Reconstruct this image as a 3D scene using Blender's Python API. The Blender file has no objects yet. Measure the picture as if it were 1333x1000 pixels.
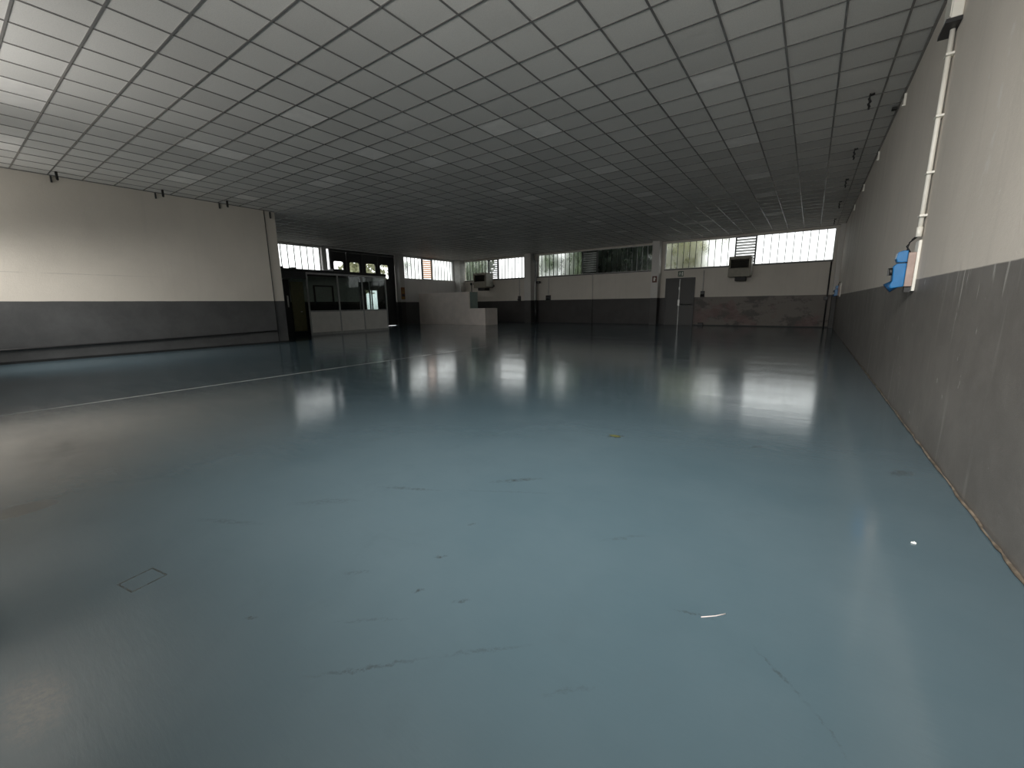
import bpy, math, random
from mathutils import Vector, Matrix
random.seed(7)
C = bpy.context.scene.collection
sc = bpy.context.scene
PI = math.pi

# ------------------------------------------------------------------ helpers
class MB:
    """collects boxes, tubes and polygons; build() links them as ONE mesh object"""
    def __init__(s):
        s.v = []; s.f = []; s.m = []; s.sm = []
    def face(s, pts, m=0, smooth=False):
        n = len(s.v); s.v += [tuple(p) for p in pts]
        s.f.append(tuple(range(n, n + len(pts)))); s.m.append(m); s.sm.append(smooth)
    def box(s, x0, x1, y0, y1, z0, z1, m=0):
        n = len(s.v)
        s.v += [(x0,y0,z0),(x1,y0,z0),(x1,y1,z0),(x0,y1,z0),(x0,y0,z1),(x1,y0,z1),(x1,y1,z1),(x0,y1,z1)]
        for f in ((0,3,2,1),(4,5,6,7),(0,1,5,4),(1,2,6,5),(2,3,7,6),(3,0,4,7)):
            s.f.append(tuple(n + i for i in f)); s.m.append(m); s.sm.append(False)
        return s
    def prism(s, outline, axis, a, b, m=0):
        """outline: 2-D points; axis 'x','y','z' extrudes from a to b"""
        def P(p, t):
            return {'x': (t, p[0], p[1]), 'y': (p[0], t, p[1]), 'z': (p[0], p[1], t)}[axis]
        n = len(s.v); k = len(outline)
        s.v += [P(p, a) for p in outline] + [P(p, b) for p in outline]
        s.f.append(tuple(range(n, n + k))); s.m.append(m); s.sm.append(False)
        s.f.append(tuple(range(n + 2*k - 1, n + k - 1, -1))); s.m.append(m); s.sm.append(False)
        for i in range(k):
            j = (i + 1) % k
            s.f.append((n+i, n+k+i, n+k+j, n+j)); s.m.append(m); s.sm.append(False)
        return s
    def tube(s, pts, r, seg=10, m=0, cap=True, radii=None):
        pts = [Vector(p) for p in pts]
        n0 = len(s.v); up = Vector((0,0,1))
        for i, p in enumerate(pts):
            t = (pts[min(i+1, len(pts)-1)] - pts[max(i-1, 0)]).normalized()
            a = up if abs(t.dot(up)) < .95 else Vector((1,0,0))
            u = t.cross(a).normalized(); w = t.cross(u).normalized()
            rr = radii[i] if radii else r
            for k in range(seg):
                q = p + u*math.cos(2*PI*k/seg)*rr + w*math.sin(2*PI*k/seg)*rr
                s.v.append(tuple(q))
        for i in range(len(pts)-1):
            for k in range(seg):
                a = n0+i*seg+k; b = n0+i*seg+(k+1) % seg
                s.f.append((a, a+seg, b+seg, b)); s.m.append(m); s.sm.append(True)
        if cap:
            s.f.append(tuple(n0+k for k in range(seg))); s.m.append(m); s.sm.append(False)
            e = n0+(len(pts)-1)*seg
            s.f.append(tuple(e+k for k in range(seg-1, -1, -1))); s.m.append(m); s.sm.append(False)
        return s
    def build(s, name, mats, parent=None, bevel=0.0, loc=None):
        me = bpy.data.meshes.new(name)
        me.from_pydata(s.v, [], s.f)
        if not isinstance(mats, (list, tuple)): mats = [mats]
        for m in mats: me.materials.append(m)
        me.polygons.foreach_set('material_index', s.m)
        me.polygons.foreach_set('use_smooth', s.sm)
        me.update()
        import bmesh
        bm = bmesh.new(); bm.from_mesh(me)
        bmesh.ops.recalc_face_normals(bm, faces=bm.faces)
        bm.to_mesh(me); bm.free()
        o = bpy.data.objects.new(name, me); C.objects.link(o)
        if parent is not None:
            o.parent = parent
            o.matrix_parent_inverse = Matrix.Translation(parent.location).inverted()
        if bevel:
            b = o.modifiers.new('bevel', 'BEVEL'); b.width = bevel; b.segments = 2; b.limit_method = 'ANGLE'
        return o

def tag(o, label=None, cat=None, group=None, kind=None):
    if label: o['label'] = label
    if cat: o['category'] = cat
    if group: o['group'] = group
    if kind: o['kind'] = kind
    return o
def structure(o, label, cat):
    return tag(o, label, cat, None, 'structure')
def thing(name, loc, label, cat, group=None):
    o = bpy.data.objects.new(name, None); C.objects.link(o); o.location = loc
    o.empty_display_size = .1
    return tag(o, label, cat, group)

# ------------------------------------------------------------------ materials
class NT:
    def __init__(s, name):
        s.mat = bpy.data.materials.new(name); s.mat.use_nodes = True
        s.t = s.mat.node_tree; s.t.nodes.clear()
        s.out = s.n('ShaderNodeOutputMaterial')
        s._co = None
    def n(s, typ, **kw):
        x = s.t.nodes.new(typ)
        for k, v in kw.items(): setattr(x, k, v)
        return x
    def l(s, a, b): s.t.links.new(a, b)
    def put(s, sock, v):
        if hasattr(v, 'is_linked') or isinstance(v, bpy.types.NodeSocket): s.l(v, sock)
        else: sock.default_value = v
    def math(s, op, a, b=None, c=None, clamp=False):
        x = s.n('ShaderNodeMath', operation=op); x.use_clamp = clamp
        s.put(x.inputs[0], a)
        if b is not None: s.put(x.inputs[1], b)
        if c is not None: s.put(x.inputs[2], c)
        return x.outputs[0]
    def co(s):
        if s._co is None: s._co = s.n('ShaderNodeTexCoord').outputs['Object']
        return s._co
    def mapping(s, scale=(1,1,1), loc=(0,0,0), rot=(0,0,0), vec=None):
        x = s.n('ShaderNodeMapping'); s.l(vec or s.co(), x.inputs['Vector'])
        x.inputs['Scale'].default_value = scale; x.inputs['Location'].default_value = loc; x.inputs['Rotation'].default_value = rot
        return x.outputs[0]
    def noise(s, scale=5, detail=4, rough=.55, vec=None, dist=0):
        x = s.n('ShaderNodeTexNoise'); s.l(vec or s.co(), x.inputs['Vector'])
        x.inputs['Scale'].default_value = scale; x.inputs['Detail'].default_value = detail
        x.inputs['Roughness'].default_value = rough; x.inputs['Distortion'].default_value = dist
        return x.outputs['Fac']
    def ramp(s, v, a, b, lo=0., hi=1., smooth=True):
        x = s.n('ShaderNodeMapRange'); x.interpolation_type = 'SMOOTHSTEP' if smooth else 'LINEAR'
        s.put(x.inputs['Value'], v)
        for k, q in (('From Min', a), ('From Max', b), ('To Min', lo), ('To Max', hi)): x.inputs[k].default_value = q
        return x.outputs[0]
    def mix(s, f, a, b):
        x = s.n('ShaderNodeMix', data_type='RGBA'); s.put(x.inputs[0], f)
        for i, v in ((6, a), (7, b)):
            if isinstance(v, (tuple, list)): x.inputs[i].default_value = (*v[:3], 1)
            else: s.l(v, x.inputs[i])
        return x.outputs[2]
    def bump(s, h, strength=.2, dist=.01):
        x = s.n('ShaderNodeBump'); s.l(h, x.inputs['Height'])
        x.inputs['Strength'].default_value = strength; x.inputs['Distance'].default_value = dist
        return x.outputs[0]
    def bsdf(s, color, rough=.6, metal=0, normal=None, spec=.5, coat=0):
        x = s.n('ShaderNodeBsdfPrincipled')
        if isinstance(color, (tuple, list)): x.inputs['Base Color'].default_value = (*color[:3], 1)
        else: s.l(color, x.inputs['Base Color'])
        s.put(x.inputs['Roughness'], rough); s.put(x.inputs['Metallic'], metal)
        s.put(x.inputs['Specular IOR Level'], spec); x.inputs['Coat Weight'].default_value = coat
        if normal is not None: s.l(normal, x.inputs['Normal'])
        return x
    def done(s, shader):
        s.l(shader if isinstance(shader, bpy.types.NodeSocket) else shader.outputs[0], s.out.inputs['Surface'])
        return s.mat

def plain(name, col, rough=.55, metal=0, var=.12, scale=9, spec=.5):
    t = NT(name)
    f = t.ramp(t.noise(scale, 4), .3, .75)
    c = t.mix(f, tuple(x*(1-var) for x in col), tuple(min(1, x*(1+var)) for x in col))
    return t.done(t.bsdf(c, rough, metal, t.bump(t.noise(scale*6, 2), .06, .004), spec))

def painted_wall(name, upper, lower, z_split, kind='plain'):
    t = NT(name)
    xyz = t.n('ShaderNodeSeparateXYZ'); t.l(t.co(), xyz.inputs[0])
    X, Y, Z = xyz.outputs
    edge = t.math('ADD', Z, t.math('MULTIPLY', t.math('SUBTRACT', t.noise(3, 3), .5), .012))
    low = t.ramp(edge, z_split - .006, z_split + .006, 1, 0)
    blot = t.ramp(t.noise(.9, 5, .6), .3, .72)
    up = t.mix(blot, tuple(c*.93 for c in upper), upper)
    lo = t.mix(t.ramp(t.noise(1.7, 6, .65), .3, .7), tuple(c*.85 for c in lower), tuple(c*1.12 for c in lower))
    # faint vertical runs in the paint
    st = t.noise(1, 5, .6, t.mapping((5, 5, .45)))
    up = t.mix(t.ramp(st, .5, .74, 0, .07 if kind == 'left' else .18), up, tuple(c*.6 for c in upper))
    if kind == 'right':
        # chipped pale scars, washed streaks running down over the grey band
        runs = t.ramp(t.noise(1, 4, .6, t.mapping((4, 7, .7), (3, 1, 0))), .58, .75)
        lo = t.mix(t.math('MULTIPLY', runs, .35), lo, (.42, .40, .37))
        drip = t.ramp(t.noise(1, 3, .6, t.mapping((5, 16, 1.2), (0, 4, 1))), .6, .68)
        zone = t.math('MULTIPLY', t.ramp(Z, .8, z_split), t.math('MULTIPLY', t.ramp(Y, 3.4, 3.8), t.ramp(Y, 4.5, 4.9, 1, 0)))
        lo = t.mix(t.math('MULTIPLY', t.math('MULTIPLY', drip, zone), .8), lo, (.6, .58, .54))
        chip = t.ramp(t.noise(1, 4, .7, t.mapping((8, 13, 4.5), (2, 0, 5))), .675, .7)
        lo = t.mix(t.math('MULTIPLY', chip, .75), lo, (.55, .53, .5))
        line = t.math('ADD', Y, t.math('MULTIPLY', t.math('SUBTRACT', t.noise(2.2, 4), .5), .35))
        near = t.math('MULTIPLY', t.ramp(t.math('ABSOLUTE', t.math('SUBTRACT', line, 4.43)), .015, .07, 1, 0), t.ramp(Z, 1.9, 2.1))
        near = t.math('MULTIPLY', near, t.ramp(t.noise(7, 4), .42, .56))
        up = t.mix(t.math('MULTIPLY', near, .35), up, (.85, .83, .8))
        chip2 = t.ramp(t.noise(1, 5, .7, t.mapping((7, 9, 5), (6, 2, 1))), .69, .71)
        up = t.mix(t.math('MULTIPLY', chip2, .7), up, (.8, .78, .74))
        # darker pinkish runs towards the far end
        far = t.math('MULTIPLY', t.ramp(Y, 9, 20), t.ramp(t.noise(1, 3, .6, t.mapping((3, 3.5, .5))), .42, .62))
        up = t.mix(t.math('MULTIPLY', far, .35), up, (.42, .33, .29))
    if kind == 'back':
        # damp: the band right of the exit door is peeled to a brownish grey with dark blotches
        wet = t.ramp(X, -5.3, -4.9)
        lo = t.mix(t.math('MULTIPLY', wet, .85), lo, (.165, .145, .125))
        b2 = t.ramp(t.noise(1.1, 6, .7, t.mapping((1, 1, 1.6), (4.2, 0, .7))), .49, .60)
        lo = t.mix(t.math('MULTIPLY', t.math('MULTIPLY', b2, wet), .75), lo, (.04, .035, .033))
        b3 = t.ramp(t.noise(.7, 4, .6, t.mapping((1, 1, 1), (1.3, 0, 2))), .52, .62)
        lo = t.mix(t.math('MULTIPLY', t.math('MULTIPLY', b3, wet), .6), lo, (.15, .085, .08))
    if kind == 'left':
        # faint horizontal construction joint in the plaster
        j = t.ramp(t.math('ABSOLUTE', t.math('SUBTRACT', Z, 2.16)), .004, .016, 1, 0)
        j = t.math('MULTIPLY', j, t.math('MULTIPLY', t.ramp(Y, 2.6, 4.6, 1, 0), t.ramp(t.noise(2, 4), .35, .55)))
        up = t.mix(t.math('MULTIPLY', j, .35), up, tuple(c*.5 for c in upper))
    col = t.mix(low, up, lo)
    h = t.math('ADD', t.math('ADD', t.noise(28, 4, .6), t.noise(90, 3, .6)), t.math('MULTIPLY', t.noise(4, 3), 1.5))
    rough = t.ramp(low, 0, 1, .75, .5)
    return t.done(t.bsdf(col, rough, 0, t.bump(h, .18, .012), .35))

UP = (.74, .68, .60); LOW = (.098, .098, .099)
M = {}
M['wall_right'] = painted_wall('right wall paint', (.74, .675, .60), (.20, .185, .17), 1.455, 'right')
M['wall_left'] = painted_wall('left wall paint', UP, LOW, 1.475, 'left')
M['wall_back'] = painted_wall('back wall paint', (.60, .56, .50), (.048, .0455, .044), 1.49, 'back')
M['wall_side'] = painted_wall('gate wall paint', (.72, .70, .69), LOW, 1.49)
M['pillar'] = painted_wall('pillar paint', (.60, .58, .55), (.06, .058, .056), 1.49)
M['white_block'] = plain('white block paint', (.80, .72, .66), .7, 0, .06, 2)
M['teal'] = plain('grey green paint', (.26, .34, .31), .6, 0, .08, 4)
M['dark_metal'] = plain('dark gate steel', (.030, .028, .028), .5, 0, .2, 5)
M['black'] = plain('black plastic', (.018, .018, .019), .45)
M['black_pipe'] = plain('black cable sheath', (.014, .014, .015), .5)
M['frame_dark'] = plain('dark window steel', (.05, .052, .052), .45, .2)
M['frame_grey'] = plain('grey aluminium', (.46, .46, .45), .4, .25)
M['frame_white'] = plain('pale window frame', (.62, .61, .58), .5)
M['panel'] = plain('pale grey laminate', (.86, .84, .80), .45, 0, .04, 3)
M['office_dark'] = plain('dark office lining', (.035, .035, .034), .7)
M['olive'] = plain('olive door paint', (.17, .16, .08), .5)
M['door_green'] = plain('dark exit door paint', (.012, .0115, .009), .45)
M['chrome'] = plain('worn aluminium', (.62, .62, .60), .35, .4)
M['white_plastic'] = plain('cream white plastic', (.86, .83, .75), .4, 0, .04)
M['blue_plastic'] = plain('blue socket plastic', (.01, .16, .40), .35, 0, .08)
M['pink_grey'] = plain('aged pinkish plastic', (.42, .31, .27), .55)
M['heater'] = plain('olive beige sheet steel', (.20, .185, .14), .5)
M['heater_pale'] = plain('pale grey sheet steel', (.42, .41, .36), .5)
M['paper'] = plain('white paper', (.85, .85, .82), .7)
M['sign_red'] = plain('red sign face', (.10, .03, .015), .5)
M['sign_green'] = plain('green sign face', (.008, .06, .03), .5)
M['sign_white'] = plain('white sign print', (.75, .75, .68), .5)
M['orange'] = plain('orange sign face', (.20, .065, .012), .5)
M['yellow'] = plain('yellow sign face', (.30, .17, .02), .5)
M['mortar'] = plain('crumbling mortar', (.17, .135, .10), .9, 0, .5, 14)
M['skirting'] = plain('black skirting', (.016, .017, .018), .6)
M['ground'] = plain('outside tarmac yard', (.10, .10, .098), .9, 0, .15, .6)
M['bark'] = plain('tree bark', (.07, .05, .035), .9, 0, .3, 7)
M['grid'] = plain('ceiling grid steel', (.27, .26, .25), .24, .35, .03, 3)
M['hook'] = plain('blackened steel hook', (.012, .012, .012), .6)
M['slat'] = plain('louvre slat', (.50, .48, .46), .45)
M['slat_brown'] = plain('wooden louvre slat', (.62, .44, .32), .6)

def leaf_mat(name, c1, c2):
    t = NT(name)
    col = t.mix(t.ramp(t.noise(1.3, 3), .35, .65), c1, c2)
    d = t.bsdf(col, .8, 0, None, .02)
    tr = t.n('ShaderNodeBsdfTranslucent'); t.l(col, tr.inputs['Color'])
    mx = t.n('ShaderNodeMixShader'); mx.inputs[0].default_value = .35
    t.l(d.outputs[0], mx.inputs[1]); t.l(tr.outputs[0], mx.inputs[2])
    return t.done(mx)
M['leaf_dark'] = leaf_mat('dark evergreen leaves', (.010, .014, .011), (.032, .042, .030))
M['leaf_mid'] = leaf_mat('mid green leaves', (.13, .17, .11), (.24, .29, .19))
M['leaf_light'] = leaf_mat('yellow green leaves', (.28, .29, .17), (.45, .45, .29))

def both_sides(t, fr, ior):
    bf = t.n('ShaderNodeNewGeometry').outputs['Backfacing']
    t.l(t.ramp(bf, 0, 1, ior, 1/ior, False), fr.inputs[0])
def thin_glass(name, tint, rough=.02, k=1.0):
    t = NT(name)
    tr = t.n('ShaderNodeBsdfTransparent'); tr.inputs[0].default_value = (*tint, 1)
    gl = t.n('ShaderNodeBsdfGlossy'); gl.inputs['Roughness'].default_value = rough
    fr = t.n('ShaderNodeFresnel'); both_sides(t, fr, 1.45)
    mx = t.n('ShaderNodeMixShader'); t.l(t.math('MULTIPLY', fr.outputs[0], k, None, True), mx.inputs[0])
    t.l(tr.outputs[0], mx.inputs[1]); t.l(gl.outputs[0], mx.inputs[2])
    return t.done(mx)
M['glass'] = thin_glass('clear office glass', (.78, .82, .81))
M['glass_day'] = thin_glass('clear window glass', (.95, .96, .96))

def channel_glass(name, tint, milk):
    """cast channel glass: mostly lets light through, a little of it scattered"""
    t = NT(name)
    tr = t.n('ShaderNodeBsdfTransparent'); tr.inputs[0].default_value = (*tint, 1)
    tl = t.n('ShaderNodeBsdfTranslucent'); tl.inputs[0].default_value = (.6, .62, .6, 1)
    m1 = t.n('ShaderNodeMixShader')
    dirt = t.ramp(t.noise(1, 5, .6, t.mapping((3, 3, .8))), .3, .75, milk*.7, milk*1.3)
    t.l(dirt, m1.inputs[0]); t.l(tr.outputs[0], m1.inputs[1]); t.l(tl.outputs[0], m1.inputs[2])
    gl = t.n('ShaderNodeBsdfGlossy'); gl.inputs['Roughness'].default_value = .15
    fr = t.n('ShaderNodeFresnel'); both_sides(t, fr, 1.4)
    mx = t.n('ShaderNodeMixShader'); t.l(t.math('MULTIPLY', fr.outputs[0], .5), mx.inputs[0])
    t.l(m1.outputs[0], mx.inputs[1]); t.l(gl.outputs[0], mx.inputs[2])
    return t.done(mx)
def frosted(name, tint, rough):
    """cast glass that blurs what lies behind it"""
    t = NT(name)
    rf = t.n('ShaderNodeBsdfRefraction'); rf.inputs['Color'].default_value = (*tint, 1); rf.inputs['IOR'].default_value = 1.3
    t.l(t.ramp(t.noise(1, 4, .6, t.mapping((3, 3, .8))), .3, .7, rough*.7, rough*1.2), rf.inputs['Roughness'])
    gl = t.n('ShaderNodeBsdfGlossy'); gl.inputs['Roughness'].default_value = .2
    fr = t.n('ShaderNodeFresnel'); both_sides(t, fr, 1.4)
    mx = t.n('ShaderNodeMixShader'); t.l(t.math('MULTIPLY', fr.outputs[0], .5), mx.inputs[0])
    t.l(rf.outputs[0], mx.inputs[1]); t.l(gl.outputs[0], mx.inputs[2])
    return t.done(mx)
M['channel'] = frosted('cast channel glass', (.97, .98, .97), .32)
M['channel_rib'] = channel_glass('channel glass flange', (.03, .034, .032), .16)

# ------------------------------------------------------------------ ceiling material
t = NT('mineral fibre tile')
isl = t.n('ShaderNodeNewGeometry').outputs['Random Per Island']
v = t.ramp(isl, 0, 1, .90, 1.06, False)
sp = t.ramp(t.noise(90, 3, .7), .35, .6, .93, 1.03)
hsv = t.n('ShaderNodeHueSaturation'); hsv.inputs['Color'].default_value = (.69, .67, .635, 1)
t.l(t.math('MULTIPLY', v, sp), hsv.inputs['Value'])
M['tile'] = t.done(t.bsdf(hsv.outputs[0], .85, 0, t.bump(t.noise(70, 4, .7), .25, .004), .25))
M['tile_pale'] = plain('pale replacement tile', (.90, .87, .83), .6, 0, .05, 4)

# ------------------------------------------------------------------ floor material
t = NT('blue grey resin floor')
xyz = t.n('ShaderNodeSeparateXYZ'); t.l(t.co(), xyz.inputs[0]); X, Y, Z = xyz.outputs
base = t.mix(t.ramp(t.noise(.35, 5, .6), .3, .7), (.068, .109, .132), (.094, .136, .160))
base = t.mix(t.ramp(t.noise(2.6, 6, .7, None, .6), .5, .8, 0, .35), base, (.068, .100, .118))
# worn, dirty patch of paint near the left front corner
def blob(cx, cy, rx, ry, soft=.5, wob=.5):
    d = t.mapping((1/rx, 1/ry, 0), (-cx/rx, -cy/ry, 0))
    ln = t.n('ShaderNodeVectorMath', operation='LENGTH'); t.l(d, ln.inputs[0])
    q = t.math('ADD', ln.outputs['Value'], t.math('MULTIPLY', t.math('SUBTRACT', t.noise(3, 5, .65), .5), wob))
    return t.ramp(q, 1-soft, 1, 1, 0)
worn = t.math('MULTIPLY', blob(-5.3, .52, 1.9, .62, .98, .7), t.ramp(t.noise(6, 5, .65), .3, .7, .55, 1))
base = t.mix(t.math('MULTIPLY', worn, .5), base, (.150, .145, .135))
worn2 = t.math('MULTIPLY', blob(-1.93, .0, .24, .11, .95, .9), t.ramp(t.noise(40, 4, .7), .3, .7, .4, 1))
base = t.mix(t.math('MULTIPLY', worn2, .7), base, (.24, .225, .205))
wet = blob(-3.98, .16, .13, .17, .5, .5)
base = t.mix(t.math('MULTIPLY', wet, .6), base, (.055, .06, .058))
# dark scuffs, drag lines, chips : (x0,y0,x1,y1,width,strength)
marks = [(-2.36,1.65,-1.95,1.86,.022,.55),(-1.75,2.15,-1.46,2.43,.03,.6),(-1.30,.54,-.99,.86,.012,.55),(-.99,.86,-.72,1.12,.012,.35),
 (-.05,1.58,.12,1.41,.010,.5),(.12,1.41,.22,1.28,.008,.3),(-4.85,1.86,-4.62,2.02,.05,.75),(-5.62,2.92,-5.3,3.0,.05,.8),(-5.1,.62,-4.9,.45,.03,.6),
 (-5.5,.75,-5.25,.82,.04,.4),(-1.42,3.60,-1.36,3.66,.05,.8),(-1.0,7.2,-.85,7.25,.09,.7),(-.3,6.2,-.2,6.25,.07,.7),(-.28,4.0,-.24,4.05,.03,.7),
 (-1.42,1.3,-1.38,1.33,.014,.8),(-1.31,1.06,-1.28,1.09,.012,.8),(-1.12,1.12,-1.08,1.15,.014,.6),(-1.49,1.62,-1.46,1.66,.012,.6),
 (-1.76,.56,-1.73,.59,.010,.8),(-1.68,.97,-1.60,1.03,.02,.4),(-1.45,.75,-1.2,.95,.012,.3),(-2.6,1.2,-2.3,1.45,.05,.28),(-.6,.95,-.45,1.1,.012,.3),
 (.62,3.9,.7,4.0,.06,.7),(.1,5.9,.45,6.0,.09,.35),(-3.2,4.6,-2.7,4.75,.06,.35),(-6.8,2.6,-6.3,2.75,.04,.3),(-9.2,2.9,-8.6,3.1,.06,.3),
 (-1.9,1.9,-1.2,2.3,.015,.25),(-.35,1.6,-.18,1.64,.008,.55),(-2.9,.75,-2.5,.95,.03,.3),(-.8,1.9,-.6,2.1,.02,.3)]
wob = t.n('ShaderNodeTexNoise'); t.l(t.co(), wob.inputs['Vector']); wob.inputs['Scale'].default_value = 16; wob.inputs['Detail'].default_value = 6; wob.inputs['Roughness'].default_value = .7
wsub = t.n('ShaderNodeVectorMath', operation='MULTIPLY_ADD'); t.l(wob.outputs['Color'], wsub.inputs[0])
wsub.inputs[1].default_value = (.07,.07,0); t.l(t.co(), wsub.inputs[2])
wco = wsub.outputs[0]
acc = None
for (x0, y0, x1, y1, w, s) in marks:
    cx, cy = (x0+x1)/2 + .035, (y0+y1)/2 + .035; L = math.hypot(x1-x0, y1-y0)/2 + w; a = math.atan2(y1-y0, x1-x0)
    mp = t.n('ShaderNodeMapping', vector_type='TEXTURE'); t.l(wco, mp.inputs['Vector'])
    mp.inputs['Location'].default_value = (cx, cy, 0); mp.inputs['Rotation'].default_value = (0, 0, a); mp.inputs['Scale'].default_value = (L, w, 1e6)
    ln = t.n('ShaderNodeVectorMath', operation='LENGTH'); t.l(mp.outputs[0], ln.inputs[0])
    k = t.ramp(ln.outputs['Value'], .1, 1.15, s, 0)
    acc = k if acc is None else t.math('MAXIMUM', acc, k)
acc = t.math('MULTIPLY', acc, t.ramp(t.noise(38, 5, .75), .40, .58, .08, 1))
base = t.mix(acc, base, (.03, .034, .034))
# square cut-out line round a floor box
def boxline(cx, cy, hx, hy, w, rot=0):
    mp = t.n('ShaderNodeMapping', vector_type='TEXTURE'); t.l(t.co(), mp.inputs['Vector'])
    mp.inputs['Location'].default_value = (cx, cy, 0); mp.inputs['Rotation'].default_value = (0, 0, rot)
    sp_ = t.n('ShaderNodeSeparateXYZ'); t.l(mp.outputs[0], sp_.inputs[0])
    dx = t.math('SUBTRACT', t.math('ABSOLUTE', sp_.outputs[0]), hx); dy = t.math('SUBTRACT', t.math('ABSOLUTE', sp_.outputs[1]), hy)
    return t.ramp(t.math('ABSOLUTE', t.math('MAXIMUM', dx, dy)), w*.4, w, 1, 0)
base = t.mix(t.math('MULTIPLY', boxline(-2.435, .392, .062, .066, .006, .18), t.ramp(t.noise(30, 3), .3, .5, .4, .85)), base, (.035, .045, .045))
# white painted line
ln_ = t.math('ADD', X, t.math('MULTIPLY', t.math('SUBTRACT', t.noise(1.2, 3), .5), .05))
wl = t.ramp(t.math('ABSOLUTE', t.math('ADD', ln_, 7.9)), .026, .036, 1, 0)
fade = t.math('MULTIPLY', t.ramp(Y, .4, 1.4, .25, 1), t.ramp(Y, 7, 12, 1, .25))
fade = t.math('MULTIPLY', fade, t.ramp(t.noise(7, 5, .7), .3, .5, .55, 1))
base = t.mix(t.math('MULTIPLY', wl, fade), base, (.80, .80, .78))
# wipe marks change the sheen
wipes = t.noise(1, 6, .65, t.mapping((.9, 3.2, 1)), .8)
rough = t.ramp(wipes, .3, .75, .09, .155)
rough = t.math('ADD', rough, t.math('MULTIPLY', worn, .12))
hgt = t.math('ADD', t.math('MULTIPLY', t.noise(1, 3, .5, t.mapping((1.0, 2.2, 1))), .35), t.math('MULTIPLY', t.noise(1, 6, .7, t.mapping((2.5, 12, 1))), .38))
M['floor'] = t.done(t.bsdf(base, rough, 0, t.bump(hgt, .10, .03), 1.0))

# ------------------------------------------------------------------ the shell
H = 4.496; XR = .9; XL = -15.45; XF = -22.0; YB = 24.0; YF = -.95
structure(MB().box(XF-.3, XR+.3, YF-.3, YB+.3, -.12, 0).build('floor', M['floor']), 'shiny blue grey painted concrete floor of the empty hall', 'floor')

# ceiling: one mesh of recessed tiles, bars as its part
pale_px = {(-3,11),(-3,16),(-3,21),(-3,25),(-13,11),(-13,16),(-13,21),(-8,16),(-8,21),(-9,26),(-8,26),(-13,26),(-18,21),(-23,26),(-13,18),(-10,16),
 (-18,5),(-18,6),(-22,6),(-23,6),(-19,10),(-18,10),(-14,9),(-24,9),(-13,6),(-9,10),(-8,11),(-17,1),(-18,1),(-22,1),(-23,1),(-18,16),(-7,31),(-13,31),(-8,31),(-3,31)}
cm = MB(); gm = MB(); Y0 = .476
i0, i1 = -37, 1; j0, j1 = -3, 39
for i in range(i0, i1+1):
    for j in range(j0, j1+1):
        x0, x1 = max(i*.6, XF-.02), min(i*.6+.6, XR+.02); y0, y1 = max(Y0+j*.6, YF-.02), min(Y0+j*.6+.6, YB+.02)
        if x1-x0 < .03 or y1-y0 < .03: continue
        cm.face([(x0,y0,H+.006),(x0,y1,H+.006),(x1,y1,H+.006),(x1,y0,H+.006)], 1 if (i, j) in pale_px else 0)
cm.box(XF-.3, XR+.3, YF-.3, YB+.3, H+.02, H+.2, 0)
ceil = cm.build('ceiling', [M['tile'], M['tile_pale']])
structure(ceil, 'suspended ceiling of grey square mineral tiles with a few paler tiles', 'ceiling')
for i in range(i0, i1+1):
    if XF < i*.6 < XR: gm.box(i*.6-.012, i*.6+.012, YF, YB, H-.002, H+.0045)
for j in range(j0, j1+2):
    y = Y0+j*.6
    if YF < y < YB: gm.box(XF, XR, y-.012, y+.012, H-.0015, H+.0045)
gm.box(XR-.03, XR, YF, YB, H-.012, H+.01); gm.box(XF, XF+.03, YF, YB, H-.012, H+.01); gm.box(XF, XR, YB-.03, YB, H-.012, H+.01)
gm.box(XL, XL+.03, YF, 7.58, H-.013, H+.011)
gm.build('grid_bars', M['grid'], ceil)

# right wall
structure(MB().box(XR, XR+.3, YF-.3, YB+.3, 0, H+.1).build('wall_right', M['wall_right']), 'long right wall, worn white plaster over a dark grey band', 'wall')
# left wall and the column that ends it
structure(MB().box(XL-.3, XL, YF-.3, 7.225, 0, H+.1).build('wall_left', M['wall_left']), 'left wall, white over a dark grey band', 'wall')
structure(MB().box(XL-.3, XL, 7.24, 7.58, 0, H+.1).build('pillar_left', M['wall_left']), 'column ending the left wall beside the office', 'pillar')
structure(MB().box(XF-.3, XL-.3, 7.2, 7.45, 0, H+.1).build('wall_inner', M['wall_side']), 'wall closing the bay behind the left wall', 'wall')
structure(MB().box(XL+.001, XL+.014, YF, 7.58, 0, .06).build('baseboard_left', M['skirting']), 'thin black skirting along the left wall', 'baseboard')

# front wall (behind the photographer) with unseen windows placed to match the light
FW = [(-15.1, -12.9), (-10.6, -6.4), (-4.1, -2.0), (-1.7, .7)]  # unseen openings; the second added to even out the ceiling light
FT = [3.55, 4.3, 4.3, 4.3]
DAY = [84, 13, 52, 112]; CEIL_FILL = [20, 58, 62, 58]
FZ0, FZ1 = 2.35, 4.3
fm = MB().box(XL, XR, YF-.3, YF, 0, FZ0).box(XL, XR, YF-.3, YF, FZ1, H+.1)
xs = [XL] + [q for w in FW for q in w] + [XR]
for a, b in zip(xs[::2], xs[1::2]): fm.box(a, b, YF-.3, YF, FZ0, FZ1)
fm.box(FW[0][0], FW[0][1], YF-.3, YF, FT[0], FZ1)
fm.box(XL, XR, YF-2.0, YF-.3, 4.36, 4.5)  # unseen eave, added to block steep sky light at the front windows
structure(fm.build('wall_front', M['wall_side']), 'unseen wall behind the camera with guessed windows and an added eave', 'wall')

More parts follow.
